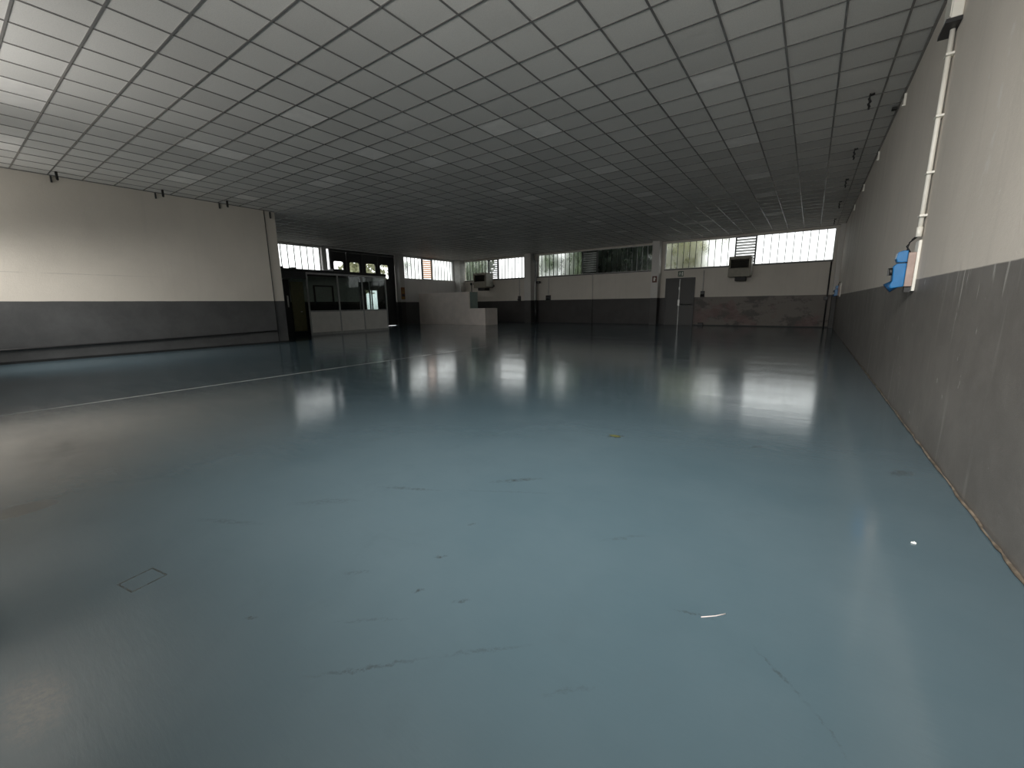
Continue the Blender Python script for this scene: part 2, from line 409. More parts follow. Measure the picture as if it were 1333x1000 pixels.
# back wall
ZS, ZT = 3.01, 4.40
AW = (-21.55, -15.95); BW = (-15.02, -7.42); CW = (-6.78, .62)
bm_ = MB().box(XF-.3, XR, YB, YB+.3, 0, ZS).box(XF-.3, XR, YB, YB+.3, ZT, H+.1)
for a, b in ((XF-.3, AW[0]), (AW[1], BW[0]), (BW[1], CW[0]), (CW[1], XR)): bm_.box(a, b, YB, YB+.3, ZS, ZT)
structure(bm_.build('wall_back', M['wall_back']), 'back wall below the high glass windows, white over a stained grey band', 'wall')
structure(MB().box(XF, XR, YB-.012, YB-.001, 0, .05).build('baseboard_back', M['skirting']), 'thin dark skirting along the back wall', 'baseboard')
# far left wall with the gate
G0, G1 = 13.62, 17.97
F1 = (7.8, 13.02); F2 = (18.42, 23.48)
gmz = MB().box(XF-.3, XF, 7.45, 13.38, 0, ZS+.12).box(XF-.3, XF, 7.45, 24, ZT+.02, H+.1)
gmz.box(XF-.3, XF, 18.02, 24, 0, ZS)
for a, b in ((7.45, F1[0]), (13.10, 13.36)): gmz.box(XF-.3, XF, a, b, ZS+.12, ZT+.02)
for a, b in ((18.02, F2[0]), (F2[1], 24)): gmz.box(XF-.3, XF, a, b, ZS, ZT+.02)
structure(gmz.build('wall_far_left', M['wall_side']), 'far left wall holding the dark folding gate', 'wall')
structure(MB().box(XF, XF+.35, 18.04, 18.40, 0, H).box(XF-.1, XF, 17.965, 18.02, 0, 1.5).box(XF-.1, XF, 17.965, 18.02, 3.85, 4.42).box(XF-.1, XF, 17.99, 18.02, 1.5, 3.85).build('pillar_gate', M['pillar']), 'grey pillar on the right of the dark gate', 'pillar')

# pillars of the back wall
for nm, x0, x1, y0, lab in (('pillar_middle', -15.72, -15.2, 23.5, 'grey pillar left of the downpipe on the back wall'),
                            ('pillar_exit', -7.32, -6.93, 23.5, 'grey pillar left of the exit door on the back wall'),
                            ('pillar_corner', .72, .9, 23.62, 'narrow pillar in the right back corner'),
                            ('pillar_far_corner', -22, -21.42, 23.5, 'white pillar in the far left back corner')):
    structure(MB().box(x0, x1, y0, YB-.002, 0, H).build(nm, M['pillar'] if nm != 'pillar_far_corner' else M['frame_white'], None, .015), lab, 'pillar')

# mortar crack along the foot of the right wall
cr = MB(); random.seed(3)
y = .4; pts = []
while y < 16:
    pts.append((XR-.010+random.uniform(-.006, .004), y, .006+random.uniform(0, .004))); y += random.uniform(.05, .16)
cr.tube(pts, .012, 6, 0, True, [random.uniform(.003, .012) for _ in pts])
structure(cr.build('baseboard_right', M['mortar']), 'ragged line of crumbling mortar along the foot of the right wall', 'baseboard')

# ------------------------------------------------------------------ windows
def channel_window(name, label, axis, plane, a0, a1, z0, z1, vents, pitch=.27, brown=False, inward=-1):
    """axis 'x': window in the back wall (plane = y); axis 'y': in the far left wall (plane = x). inward = sign of the room side."""
    def bx(mb, u0, u1, d0, d1, zz0, zz1, m=0):
        d0, d1 = plane + d0, plane + d1
        if d0 > d1: d0, d1 = d1, d0
        if axis == 'x': mb.box(u0, u1, d0, d1, zz0, zz1, m)
        else: mb.box(d0, d1, u0, u1, zz0, zz1, m)
    s = -inward                      # outward direction
    fr = MB()
    bx(fr, a0, a1, .02*s, .14*s, z0, z0+.03); bx(fr, a0, a1, .02*s, .14*s, z1-.03, z1)
    bx(fr, a0, a0+.035, .02*s, .14*s, z0+.03, z1-.03); bx(fr, a1-.035, a1, .02*s, .14*s, z0+.03, z1-.03)
    w = fr.build(name, M['frame_white'])
    structure(w, label, 'window')
    segs = []; p = a0 + .035
    for v0, v1 in vents:
        segs.append((p, v0)); p = v1
    segs.append((p, a1 - .035))
    g = MB()
    for u0, u1 in segs:
        n = max(1, round((u1-u0)/pitch)); st = (u1-u0)/n
        for k in range(n):
            q = u0 + k*st
            bx(g, q+.014, q+st-.014, .10*s, .107*s, z0+.03, z1-.03, 0)      # web
            bx(g, q, q+.014, .06*s, .107*s, z0+.03, z1-.03, 1)               # flanges
            bx(g, q+st-.014, q+st, .06*s, .107*s, z0+.03, z1-.03, 1)
    g.build('pane', [M['channel'], M['channel_rib']], w)
    for v0, v1 in vents:
        f = MB()
        bx(f, v0, v0+.05, 0, .16*s, z0+.03, z1-.03); bx(f, v1-.05, v1, 0, .16*s, z0+.03, z1-.03)
        bx(f, v0+.05, v1-.05, 0, .16*s, z0+.03, z0+.06); bx(f, v0+.05, v1-.05, 0, .16*s, z1-.06, z1-.03)
        fo = f.build('louvre_frame', M['frame_dark'], w)
        sl = MB(); n = 9
        for k in range(n):
            zc = z0 + .1 + (k+.5)*(z1-z0-.2)/n; hh = (z1-z0-.2)/n*.42
            # tilted blade
            d0, d1 = plane+.03*s, plane+.12*s
            if axis == 'x': sl.prism([(d0, zc-hh), (d0+.008*s, zc-hh), (d1, zc+hh), (d1-.008*s, zc+hh)], 'x', v0+.05, v1-.05)
            else: sl.prism([(d0, zc-hh), (d0+.008*s, zc-hh), (d1, zc+hh), (d1-.008*s, zc+hh)], 'y', v0+.05, v1-.05)
        sl.build('louvre', M['glass_slat'] if not brown else M['slat_brown_glass'], w)
    return w
M['glass_slat'] = channel_glass('frosted louvre glass', (.5, .5, .49), .5)
t = NT('amber louvre glass')
a_ = t.n('ShaderNodeBsdfTranslucent'); a_.inputs[0].default_value = (.95, .76, .62, 1)
b_ = t.n('ShaderNodeBsdfTransparent'); b_.inputs[0].default_value = (.75, .56, .43, 1)
mx = t.n('ShaderNodeMixShader'); mx.inputs[0].default_value = .5; t.l(a_.outputs[0], mx.inputs[1]); t.l(b_.outputs[0], mx.inputs[2])
M['slat_brown_glass'] = t.done(mx)

channel_window('window_1', 'channel glass window above the office on the far left wall', 'y', XF, F1[0], F1[1], ZS+.12, ZT+.02, [], .35, inward=1)
channel_window('window_2', 'window with amber louvres right of the dark gate', 'y', XF, F2[0], F2[1], ZS, ZT+.02, [(20.36, 21.3)], .3, True, inward=1)
channel_window('window_3', 'left window of the back wall, behind the left air heater', 'x', YB, AW[0], AW[1], ZS, ZT, [(-19.18, -18.28)], .3)
channel_window('window_4', 'middle window of the back wall, dark tree behind its right half', 'x', YB, BW[0], BW[1], ZS, ZT, [(-11.78, -10.75)], .3)
channel_window('window_5', 'brightest window of the back wall, above the exit door and right air heater', 'x', YB, CW[0], CW[1], ZS, ZT, [(-3.37, -2.45)], .3)
structure(MB().box(CW[0], CW[1], YB-.03, YB+.02, ZS-.05, ZS).build('sill_right', M['frame_dark']), 'dark sill under the brightest back window', 'sill')
structure(MB().box(BW[0], BW[1], YB-.03, YB+.02, ZS-.05, ZS).build('sill_middle', M['frame_dark']), 'dark sill under the middle back window', 'sill')
structure(MB().box(AW[0], AW[1], YB-.03, YB+.02, ZS-.05, ZS).build('sill_left', M['frame_dark']), 'dark sill under the left back window', 'sill')
for k, (a, b) in enumerate(FW):
    f = MB(); ft = FT[k]
    for q in (a, (a+b)/2-.03, b-.06): f.box(q, q+.06, YF-.2, YF-.1, FZ0, ft)
    f.box(a+.06, b-.06, YF-.199, YF-.101, FZ0, FZ0+.06); f.box(a+.06, b-.06, YF-.199, YF-.101, ft-.06, ft)
    w = structure(f.build('window_%d' % (6+k), M['frame_grey']), 'unseen window in the wall behind the camera, placed to suit the light', 'window')
    MB().box(a+.06, b-.06, YF-.155, YF-.149, FZ0+.06, ft-.06).build('pane', M['glass_day'], w)

# ------------------------------------------------------------------ folding gate in the far left wall
gate = MB().box(XF-.12, XF-.02, G0-.08, G0, 0, 4.42).box(XF-.12, XF-.02, G0, G1, 4.30, 4.42).build('door_1', M['dark_metal'])
structure(gate, 'dark four leaf folding gate with small rounded windows', 'door')
def rrect(u0, u1, v0, v1, r, n=5):
    out = []
    for cx, cy, a in ((u1-r, v1-r, 0), (u0+r, v1-r, PI/2), (u0+r, v0+r, PI), (u1-r, v0+r, 1.5*PI)):
        for k in range(n+1):
            q = a + k*PI/2/n; out.append((cx+r*math.cos(q), cy+r*math.sin(q)))
    return out
def leaf_with_holes(y0, y1, z0, z1, holes, x0, x1):
    """slab with stacked rounded holes: horizontal strips between, rings round each hole"""
    m = MB(); z = z0
    for (a, b, c, d, r) in holes:
        m.box(x0, x1, y0, y1, z, c-.06)
        inner = rrect(a, b, c, d, r); k = len(inner)
        # outer rectangle sampled by angle from the hole's centre
        cy, cz = (a+b)/2, (c+d)/2; outer = []
        for (u, v) in inner:
            du, dv = u-cy, v-cz; s = 1e9
            if du > 1e-9: s = min(s, (b+.06-cy)/du)
            if du < -1e-9: s = min(s, (a-.06-cy)/du)
            if dv > 1e-9: s = min(s, (d+.06-cz)/dv)
            if dv < -1e-9: s = min(s, (c-.06-cz)/dv)
            outer.append((cy+du*s, cz+dv*s))
        for i in range(k):
            j = (i+1) % k
            for x in (x0, x1):
                m.face([(x, *inner[i]), (x, *outer[i]), (x, *outer[j]), (x, *inner[j])])
            m.face([(x0, *inner[i]), (x1, *inner[i]), (x1, *inner[j]), (x0, *inner[j])])
        m.box(x0, x1, y0, a-.06, c-.06, d+.06); m.box(x0, x1, b+.06, y1, c-.06, d+.06)
        for (yy, zz) in ((a-.06, c-.06), (a-.06, d+.06), (b+.06, c-.06), (b+.06, d+.06)):   # corner fill
            near = sorted(outer, key=lambda p: (p[0]-yy)**2+(p[1]-zz)**2)[:2]
            for x in (x0, x1): m.face([(x, yy, zz), (x, *near[0]), (x, *near[1])])
        z = d + .06
    m.box(x0, x1, y0, y1, z, z1)
    return m
wins = [(13.76, 14.36), (14.76, 15.40), (15.84, 16.52), (16.88, 17.49)]
lw = (G1-G0)/4
for k, (a, b) in enumerate(wins):
    y0, y1 = G0+k*lw+.015, G0+(k+1)*lw-.015
    y0, y1 = min(y0, a-.06), max(y1, b+.06) if k == 3 else y1
    if k == 0: y0 = G0+.01
    bounds = [G0+.01, 14.56, 15.62, 16.70, G1-.01]
    y0, y1 = bounds[k]+.012, bounds[k+1]-.012
    holes = [(a, b, 2.92, 3.77, .1)]
    if k == 2: holes = [(15.66, 16.54, 1.02, 2.2, .03)] + holes
    lf = leaf_with_holes(y0, y1, .012, 4.29, holes, XF-.09, XF-.04).build('gate_leaf', M['dark_metal'], gate)
    gl = MB()
    for (a_, b_, c_, d_, r_) in holes: gl.box(XF-.07, XF-.064, a_-.01, b_+.01, c_-.01, d_+.01)
    gl.build('pane', M['glass_day'], lf)
    if k == 2: MB().box(XF-.09, XF-.04, 16.11, 16.17, 1.02, 2.2).build('mullion', M['dark_metal'], lf)
    MB().box(XF-.04, XF-.015, y1-.05, y1, .05, 4.25).build('stile', M['dark_metal'], lf)

# ------------------------------------------------------------------ stepped white block
blk = MB().box(XF+.002, -17.4, 19.86, 20.64, 0, 2.05).box(-17.4, -16.17, 19.86, 21.1, 0, 1.03)
b_o = blk.build('partition_stepped', [M['white_block'], M['teal']], None, .01)
structure(b_o, 'low white stepped masonry partition left of the middle pillar', 'partition')
MB().box(-17.399, -17.385, 19.92, 20.64, 1.032, 2.04).build('side_panel', M['teal'], b_o)['label'] = 'grey green end face'

# ------------------------------------------------------------------ office booth
OX = -18.0
off = thing('office_booth', (OX, 11, 0), 'grey glazed office booth standing before the dark gate', 'office booth')
posts = [9.86, 11.33, 12.62, 14.02]
mb = MB()
for p in posts: mb.box(OX-.06, OX, p, p+.06, .12, 2.66)
mb.box(OX-.06, OX+.003, posts[0], 14.08, 2.66, 2.74); mb.box(OX-.055, OX-.005, posts[0], 14.08, 1.03, 1.09)
mb.box(OX-.06, OX-.001, posts[0], 14.08, 0, .12)
for p in (-19.4, -20.3): mb.box(p, p+.05, 14.02, 14.08, 0, 2.66)
mb.box(-20.3, OX-.06, 14.021, 14.079, 2.55, 2.74); mb.box(-20.3, OX-.06, 14.02, 14.078, 1.0, 1.06)
mb.build('frame', M['frame_grey'], off)
for a, b in zip(posts[:-1], posts[1:]):
    MB().box(OX-.045, OX-.015, a+.06, b, .12, 1.03).build('panel', M['panel'], off)
    MB().box(OX-.034, OX-.028, a+.06, b, 1.09, 2.66).build('window_pane', M['glass'], off)
MB().box(-20.3, OX-.06, 14.04, 14.07, .0, 1.0).build('side_panel', M['panel'], off)
MB().box(-20.3, OX-.06, 14.045, 14.051, 1.06, 2.55).build('side_pane', M['glass'], off)
MB().box(-20.6, OX+.02, 7.62, 14.1, 2.74, 2.86).build('roof', M['office_dark'], off)
MB().box(OX-.08, OX+.01, 7.62, 9.86, 2.45, 2.74).build('header', M['frame_dark'], off)
MB().box(-20.4, -20.3, 7.62, 14.08, 0, 1.5).build('rear_wall', M['office_dark'], off)
MB().box(-20.4, -20.301, 7.62, 14.08, 1.5, 2.74).build('rear_wall', plain('pale green office wall', (.62, .68, .62), .8), off)
rd = MB().box(-20.29, -20.25, 11.42, 11.5, 1.0, 2.32).box(-20.29, -20.25, 12.42, 12.5, 1.0, 2.32).box(-20.29, -20.25, 11.5, 12.42, 2.25, 2.32)
rd.build('rear_frame', M['black'], off)
MB().box(-20.3, OX-.08, 7.62, 7.7, 0, 2.74).build('end_wall', M['office_dark'], off)
MB().box(OX-.08, OX, 7.7, 8.35, 0, 2.45).build('side_wall', M['office_dark'], off)
dl = MB().box(-18.75, -18.71, 9.50, 10.08, .18, 2.36).build('door', M['olive'], off)
dl['label'] = 'olive inner door standing ajar'
MB().box(-18.76, -18.70, 9.45, 10.13, .0, .17).build('door_plinth', M['black'], off)
MB().box(-18.71, -18.66, 9.85, 9.91, 1.03, 1.07).build('door_handle', M['chrome'], dl)
MB().box(-18.70, -18.685, 9.30, 9.36, 1.25, 1.75).build('notice', M['paper'], off)['label'] = 'narrow pale notice strip'
MB().box(-18.75, -18.70, 8.35, 9.44, 0, 2.44).build('doorway_dark', M['black'], off)  # black sheet standing in for the shade inside the doorway
# inner furniture glimpsed through the panes
MB().box(-20.3, -19.6, 10.2, 13.9, .72, .76).build('counter', M['office_dark'], off)
tag(MB().box(-18.5, -18.06, 8.70, 8.98, 2.861, 2.93).build('roof_box', M['black'], None, .01), 'small black box at the left end of the office booth roof', 'box')
tag(MB().box(-18.3, -18.05, 9.35, 9.5, 2.861, 2.92).build('roof_clamp', M['black'], None, .01), 'tiny black lump on the office booth roof near its doorway', 'clamp')
tag(MB().box(-19.3, -18.5, 11.5, 12.3, 2.861, 3.0).build('storage_case', M['black'], None, .02), 'flat dark case lying on the office booth roof', 'case')

# ------------------------------------------------------------------ exit door
door = MB().box(-6.64, -6.58, YB-.06, YB-.002, 0, 2.53).box(-5.18, -5.12, YB-.06, YB-.002, 0, 2.53).box(-6.58, -5.18, YB-.06, YB-.002, 2.47, 2.53).build('door_2', M['black'])
structure(door, 'dark double exit door in the back wall', 'door')
for a, b in ((-6.58, -5.92), (-5.86, -5.18)):
    MB().box(a, b, YB-.045, YB-.004, .01, 2.47).build('door_leaf', M['door_green'], door)
MB().box(-5.91, -5.875, YB-.07, YB-.004, .01, 2.46).build('light_gap_strip', M['frame_grey'], door)['label'] = 'pale strip put in for the light at the gap between the two leaves'  # grey metal in place of the bright gap light between the leaves
lk = MB().box(-5.94, -5.84, YB-.10, YB-.07, 1.05, 1.38).box(-5.925, -5.86, YB-.09, YB-.07, 1.9, 2.05); lk.build('lock', M['chrome'], door, .008)
pb = MB().tube([(-5.82, YB-.12, 1.12), (-5.24, YB-.12, 1.12)], .022, 8).box(-5.84, -5.76, YB-.13, YB-.045, 1.06, 1.18).box(-5.30, -5.22, YB-.13, YB-.045, 1.06, 1.18)
pb.build('push_bar', M['black'], door)

# ------------------------------------------------------------------ signs
def man(mb, ox, oz, s, plane, m=0):
    """running figure, arrow-like, facing -y"""
    def P(u, v): return (ox+u*s, oz+v*s)
    for poly in ([(-.05,.3),(.05,.3),(.08,.36),(.05,.42),(-.05,.42),(-.08,.36)], [(-.1,.26),(.08,.26),(.05,-.02),(-.09,-.02)],
                 [(-.09,0),(-.01,0),(-.16,-.38),(-.25,-.34)], [(-.02,0),(.05,.0),(.2,-.2),(.12,-.36),(.05,-.33),(.11,-.2)],
                 [(.06,.26),(.26,.1),(.22,.04),(.05,.16)], [(-.1,.26),(-.28,.12),(-.25,.06),(-.09,.16)]):
        mb.prism([P(*q) for q in poly], 'y', plane-.002, plane+.001, m)
ex = thing('exit_sign', (-5.88, YB, 2.6), 'small dark green exit sign above the double exit door', 'sign')
MB().box(-6.02, -5.74, YB-.03, YB-.002, 2.60, 2.88).build('plate', M['sign_green'], ex, .004)
mm = MB(); man(mm, -5.92, 2.735, .26, YB-.031); mm.box(-5.83, -5.765, YB-.033, YB-.03, 2.64, 2.84); mm.build('pictogram', M['sign_white'], ex)
fs = thing('extinguisher_sign', (-7.1, 23.5, 2.3), 'small red sign with a pale mark on the pillar left of the exit door', 'sign')
MB().box(-7.24, -6.99, 23.475, 23.498, 2.32, 2.66).build('plate', M['sign_red'], fs, .004)
MB().prism(rrect(-7.17, -7.08, 2.40, 2.58, .03), 'y', 23.470, 23.4755).box(-7.14, -7.11, 23.470, 23.4755, 2.58, 2.61).prism([(-7.10, 2.56), (-7.04, 2.52), (-7.03, 2.53), (-7.10, 2.585)], 'y', 23.470, 23.4755).build('pictogram', M['sign_white'], fs)
os_ = thing('safety_sign', (XF+.35, 18.22, 1.6), 'tall orange and yellow safety sign on the pillar beside the dark gate', 'sign')
MB().box(XF+.352, XF+.37, 18.07, 18.37, 1.66, 2.42).build('board', M['orange'], os_)
MB().prism([(18.10, 2.06), (18.34, 2.06), (18.22, 2.36)], 'x', XF+.37, XF+.374).build('symbol', M['yellow'], os_)
MB().box(XF+.37, XF+.374, 18.10, 18.34, 1.70, 1.80).build('stripe', M['yellow'], os_)
MB().prism([(18.20, 2.12), (18.24, 2.12), (18.235, 2.25), (18.205, 2.25)], 'x', XF+.374, XF+.377).build('mark', M['black'], os_)
MB().box(XF+.37, XF+.373, 18.10, 18.34, 1.86, 1.98).build('band', M['black'], os_)

# ------------------------------------------------------------------ sockets and conduits on the back wall
def wall_socket(x, label, conduit_top, w=.34, z0=1.48, z1=1.80, y=YB, group=None):
    e = thing('wall_socket', (x, y, z0), label, 'socket', group)
    MB().box(x-w/2, x+w/2, y-.10, y-.002, z0, z1).build('body', M['black'], e, .015)
    MB().tube([(x-w*.22, y-.10, z0+.12), (x-w*.22, y-.17, z0+.08)], .05, 10).tube([(x+w*.22, y-.10, z0+.12), (x+w*.22, y-.17, z0+.08)], .05, 10).build('socket_cap', M['black'], e)
    MB().tube([(x, y-.03, z1), (x, y-.03, conduit_top)], .02, 8).build('conduit', M['frame_grey'], e)
    return e
wall_socket(-14.12, 'black socket box under a thin conduit, just right of the downpipe', 2.98)
wall_socket(-16.42, 'black socket box under a thin conduit, just left of the middle pillar', 2.98, .2)
wall_socket(-4.72, 'black alarm box with conduit right of the double exit door', 2.85, .2)
cp = MB().tube([(-11.0, YB-.042, 0), (-11.0, YB-.042, 2.95)], .028, 8)
tag(cp.build('conduit', M['pillar']), 'thin vertical conduit on the back wall below the middle louvre', 'conduit')
tag(MB().box(-4.85, -4.58, YB-.11, YB-.013, 0, .15).build('floor_box', M['black'], None, .02), 'small black box on the floor at the back wall right of the exit door', 'box')
e = thing('coat_hook', (-21.2, 23.99, 2.4), 'thin dark pole with two small knobs above the white stepped partition', 'hook')
MB().tube([(-20.75, YB-.03, 0), (-20.75, YB-.03, 2.78)], .028, 8).build('pole', M['black'], e)
for q in (-20.75, -20.45): MB().box(q-.06, q+.06, YB-.12, YB-.002, 2.68, 2.86).build('knob', M['black'], e, .02)

# downpipe with an elbow at the top, right of the middle pillar
dp = thing('downpipe', (-14.95, 23.72, 0), 'vertical downpipe with a bent top beside the middle pillar', 'pipe')
pp = [(-14.93, 23.7, .02), (-14.93, 23.7, 3.7)] + [(-14.93+.33*(1-math.cos(a)), 23.7, 3.7+.5*math.sin(a)) for a in [k*PI/2/6 for k in range(1, 7)]] + [(-14.2, 23.7, 4.2)]
pp = [(-14.93, 23.7, .0), (-14.93, 23.7, 3.75), (-14.95, 23.7, 3.9), (-15.02, 23.7, 4.02), (-15.12, 23.7, 4.12), (-15.12, 23.7, 4.49)]
MB().tube(pp, .075, 12).build('tube', plain('grey pipe coat', (.22, .22, .215), .4), dp)
MB().box(-14.98, -14.88, 23.60, 23.64, 1.5, 2.7).build('cover', M['frame_grey'], dp)
MB().box(-14.86, -14.6, 23.62, 23.78, 2.58, 2.72).build('valve', M['black'], dp, .02)
MB().tube([(-14.93, 23.7, .0), (-14.93, 23.7, 1.5)], .082, 12).build('foot', M['black'], dp)['label'] = 'black foot'  # lower length of the pipe in black
# pipe in the right back corner
cpz = thing('corner_pipe', (.56, 23.94, .1), 'thin dark vertical pipe near the right back corner under the window', 'pipe')
MB().tube([(.56, YB-.05, 0), (.56, YB-.05, 2.95)], .03, 8).build('tube', M['black_pipe'], cpz)
MB().box(.44, .60, YB-.10, YB-.013, 1.25, 1.42).build('junction', M['black'], cpz, .01)

# ------------------------------------------------------------------ air heaters
def heater(name, x0, x1, yf, yb, z0, z1, label):
    e = thing(name, ((x0+x1)/2, (yf+yb)/2, z0), label, 'air heater', 'air heaters on the back wall')
    zm = z0 + (z1-z0)*.42; zt = z1 - .14
    MB().box(x0, x1, yf, yb, z0, zm).box(x0, x0+.09, yf, yb, zm, zt).box(x1-.09, x1, yf, yb, zm, zt).box(x0, x1, yf, yb, zt, z1).box(x0+.09, x1-.09, yf+.22, yb, zm, zt).build('casing', M['heater'], e, .012)
    g = MB()
    for k in range(6):
        zz = zm + .03 + k*(zt-zm-.04)/6
        g.prism([(yf+.03, zz), (yf+.04, zz), (yf+.16, zz+.05), (yf+.15, zz+.05)], 'x', x0+.095, x1-.095)
    g.build('outlet_grille', M['black'], e)
    MB().box(x0+.30, x1-.18, yf+.1, yb-.2, z0-.19, z0-.01).build('inlet_duct', M['office_dark'], e, .01)
    MB().box(x1+.002, x1+.02, yf+.06, yb-.06, z0+.06, z1-.06).build('side_panel', M['heater_pale'], e)
    for q in (x0+.08, x1-.14): MB().box(q, q+.06, yb, YB-.001, z0+.1, z0+.18).build('bracket', M['black'], e)
    return e
heater('air_heater', -3.47, -2.52, 23.15, 23.85, 2.42, 3.38, 'boxy beige air heater under the louvre of the brightest back window')
heater('air_heater', -19.62, -18.52, 22.9, 23.75, 2.42, 3.42, 'boxy beige air heater above the white stepped partition')

# ------------------------------------------------------------------ right wall fittings
ck = thing('conduit_pipe', (XR-.03, 6.30, 1.96), 'cream conduit pipe running down the right wall to the near blue socket', 'conduit')
MB().tube([(XR-.035, 6.30, 1.90), (XR-.035, 6.30, 3.84)], .0205, 12).build('tube', M['white_plastic'], ck)
MB().tube([(XR-.035, 6.30, 1.90), (XR-.035, 6.30, 2.0)], .026, 12).build('coupling', M['white_plastic'], ck)
for z in (2.10, 2.52, 3.05, 3.60):
    MB().box(XR-.063, XR-.002, 6.24, 6.345, z, z+.02).build('clip', M['white_plastic'], ck)
jb = thing('junction_box', (XR-.06, 6.35, 3.86), 'cream junction box at the top of the conduit on the right wall', 'junction box')
MB().box(XR-.085, XR-.002, 6.14, 6.46, 3.88, 4.22).build('body', M['white_plastic'], jb, .008)
MB().box(XR-.092, XR-.083, 6.16, 6.44, 3.90, 4.20).build('lid', M['white_plastic'], jb, .004)
MB().box(XR-.115, XR-.002, 6.13, 6.48, 3.84, 3.875).build('bracket', M['black'], jb)
def blue_socket(y, z, label):
    e = thing('industrial_socket', (XR, y, z), label, 'socket', 'blue sockets on the right wall')
    MB().box(XR-.028, XR-.002, y-.09, y+.10, z-.05, z+.48).build('mounting_plate', M['white_plastic'], e, .004)
    MB().box(XR-.09, XR-.028, y-.07, y+.08, z, z+.36).build('back_box', M['pink_grey'], e, .006)
    b = MB().prism([(XR-.09, z+.26), (XR-.17, z+.26), (XR-.185, z+.30), (XR-.175, z+.37), (XR-.135, z+.385), (XR-.09, z+.385)], 'y', y-.055, y+.065)
    b.build('upper_outlet', M['blue_plastic'], e, .008)
    b = MB().prism([(XR-.09, z+.0), (XR-.09, z+.25), (XR-.17, z+.25), (XR-.20, z+.22), (XR-.19, z+.06), (XR-.21, z+.02), (XR-.20, z-.02)], 'y', y-.065, y+.075)
    b.build('switch_body', M['blue_plastic'], e, .01)
    MB().tube([(XR-.19, y, z+.17), (XR-.225, y, z+.165)], .042, 14).box(XR-.235, XR-.222, y-.01, y+.01, z+.125, z+.205).build('rotary_switch', M['black'], e)
    MB().tube([(XR-.16, y, z+.03), (XR-.225, y, z-.015)], .05, 14, 0, True, [.05, .056]).build('outlet_cap', plain('dark blue cap', (.006, .05, .13), .4), e)
    MB().box(XR-.08, XR-.03, y-.03, y+.03, z-.06, z-.003).build('cable_gland', M['black'], e)
    MB().tube([(XR-.07, y, z+.36), (XR-.11, y-.01, z+.43), (XR-.07, y, z+.50), (XR-.04, y+.01, z+.53)], .008, 6).tube([(XR-.10, y, z+.385), (XR-.09, y, z+.47), (XR-.04, y, z+.52)], .008, 6).build('cable', M['black_pipe'], e)
    return e
blue_socket(6.36, 1.385, 'bright blue industrial socket below the cream conduit on the right wall')
blue_socket(21.0, 1.42, 'small distant blue socket on the right wall near the back corner')

# ceiling hooks, right side and left side
def hook_r(y, label):
    e = thing('ceiling_hook', (.44, y, H-.22), label, 'hook', 'black hooks under the ceiling near the right wall')
    MB().tube([(.44, y, H-.004), (.44, y, H-.22)], .011, 6).build('rod', M['hook'], e)
    m = MB()
    m.tube([(.50, y, H-.02), (.44, y+.01, H-.03), (.43, y-.02, H-.08), (.455, y+.02, H-.12), (.43, y-.02, H-.16), (.45, y+.01, H-.20), (.44, y, H-.23)], .018, 6)
    m.build('clamp', M['hook'], e)
words = ['nearest', 'second nearest', 'third nearest', 'fourth nearest', 'farthest']
for y, wd in zip((9.37, 12.36, 15.18, 18.36, 22.1), words):
    hook_r(y, 'black hook hanging from the ceiling beside the right wall, %s of five' % wd)
for k, (y, z) in enumerate(((9.5, 4.32), (12.7, 4.33), (15.9, 4.33), (19.0, 4.33))):
    e = MB().box(XR-.03, XR-.002, y-.02, y+.02, z-.07, z+.10).box(XR-.045, XR-.002, y-.025, y+.025, z-.08, z-.06).build('wall_bracket', M['white_plastic'])
    tag(e, 'white stub bracket high on the right wall, %s of four' % words[k].replace('fourth nearest', 'farthest'), 'bracket', 'white brackets under the ceiling on the right wall')
tag(MB().box(.80, .87, 10.2, 10.3, H-.05, H-.013).build('ceiling_clip', M['hook'], None, .008), 'tiny black clip on the ceiling edge near the right wall', 'clip')
for k, y in enumerate((2.35, 4.36, 5.94)):
    e = thing('ceiling_hook', (-14.92, y, H-.14), 'black hook under the ceiling near the left wall, %s of three' % ('nearest', 'middle', 'farthest')[k], 'hook', 'black hooks under the ceiling near the left wall')
    MB().box(-14.95, -14.89, y-.022, y+.022, H-.17, H-.007).build('rod', M['hook'], e, .006)
    MB().tube([(-14.92, y-.02, H-.17), (-14.92, y+.02, H-.19)], .02, 6).build('clamp', M['hook'], e)
    e = MB().box(XL+.002, XL+.05, y-.045, y-.015, H-.17, H-.02).build('wall_bracket', M['frame_dark'])
    tag(e, 'small grey bracket at the top of the left wall, %s of three' % ('nearest', 'middle', 'farthest')[k], 'bracket', 'grey brackets at the top of the left wall')
tag(MB().box(XL+.002, XL+.05, 7.40, 7.44, H-.24, H-.03).build('wall_bracket', M['frame_dark']), 'small grey bracket at the top of the column ending the left wall', 'bracket')

# cable along the left wall
cb = MB().tube([(XL+.024, YF+.02, .33), (XL+.024, 2, .35), (XL+.024, 4, .375), (XL+.024, 6, .415), (XL+.024, 7.2, .44)], .022, 8)
tag(cb.build('wall_cable', M['black_pipe']), 'black cable running low along the left wall', 'cable')
MBx = MB().tube([(XL+.012, 7.232, .07), (XL+.012, 7.232, H-.02)], .011, 6)  # black rod added for the dark seam between wall and column
tag(MBx.build('joint_line', M['black_pipe']), 'thin black line drawn along the joint at the column ending the left wall', 'cable')

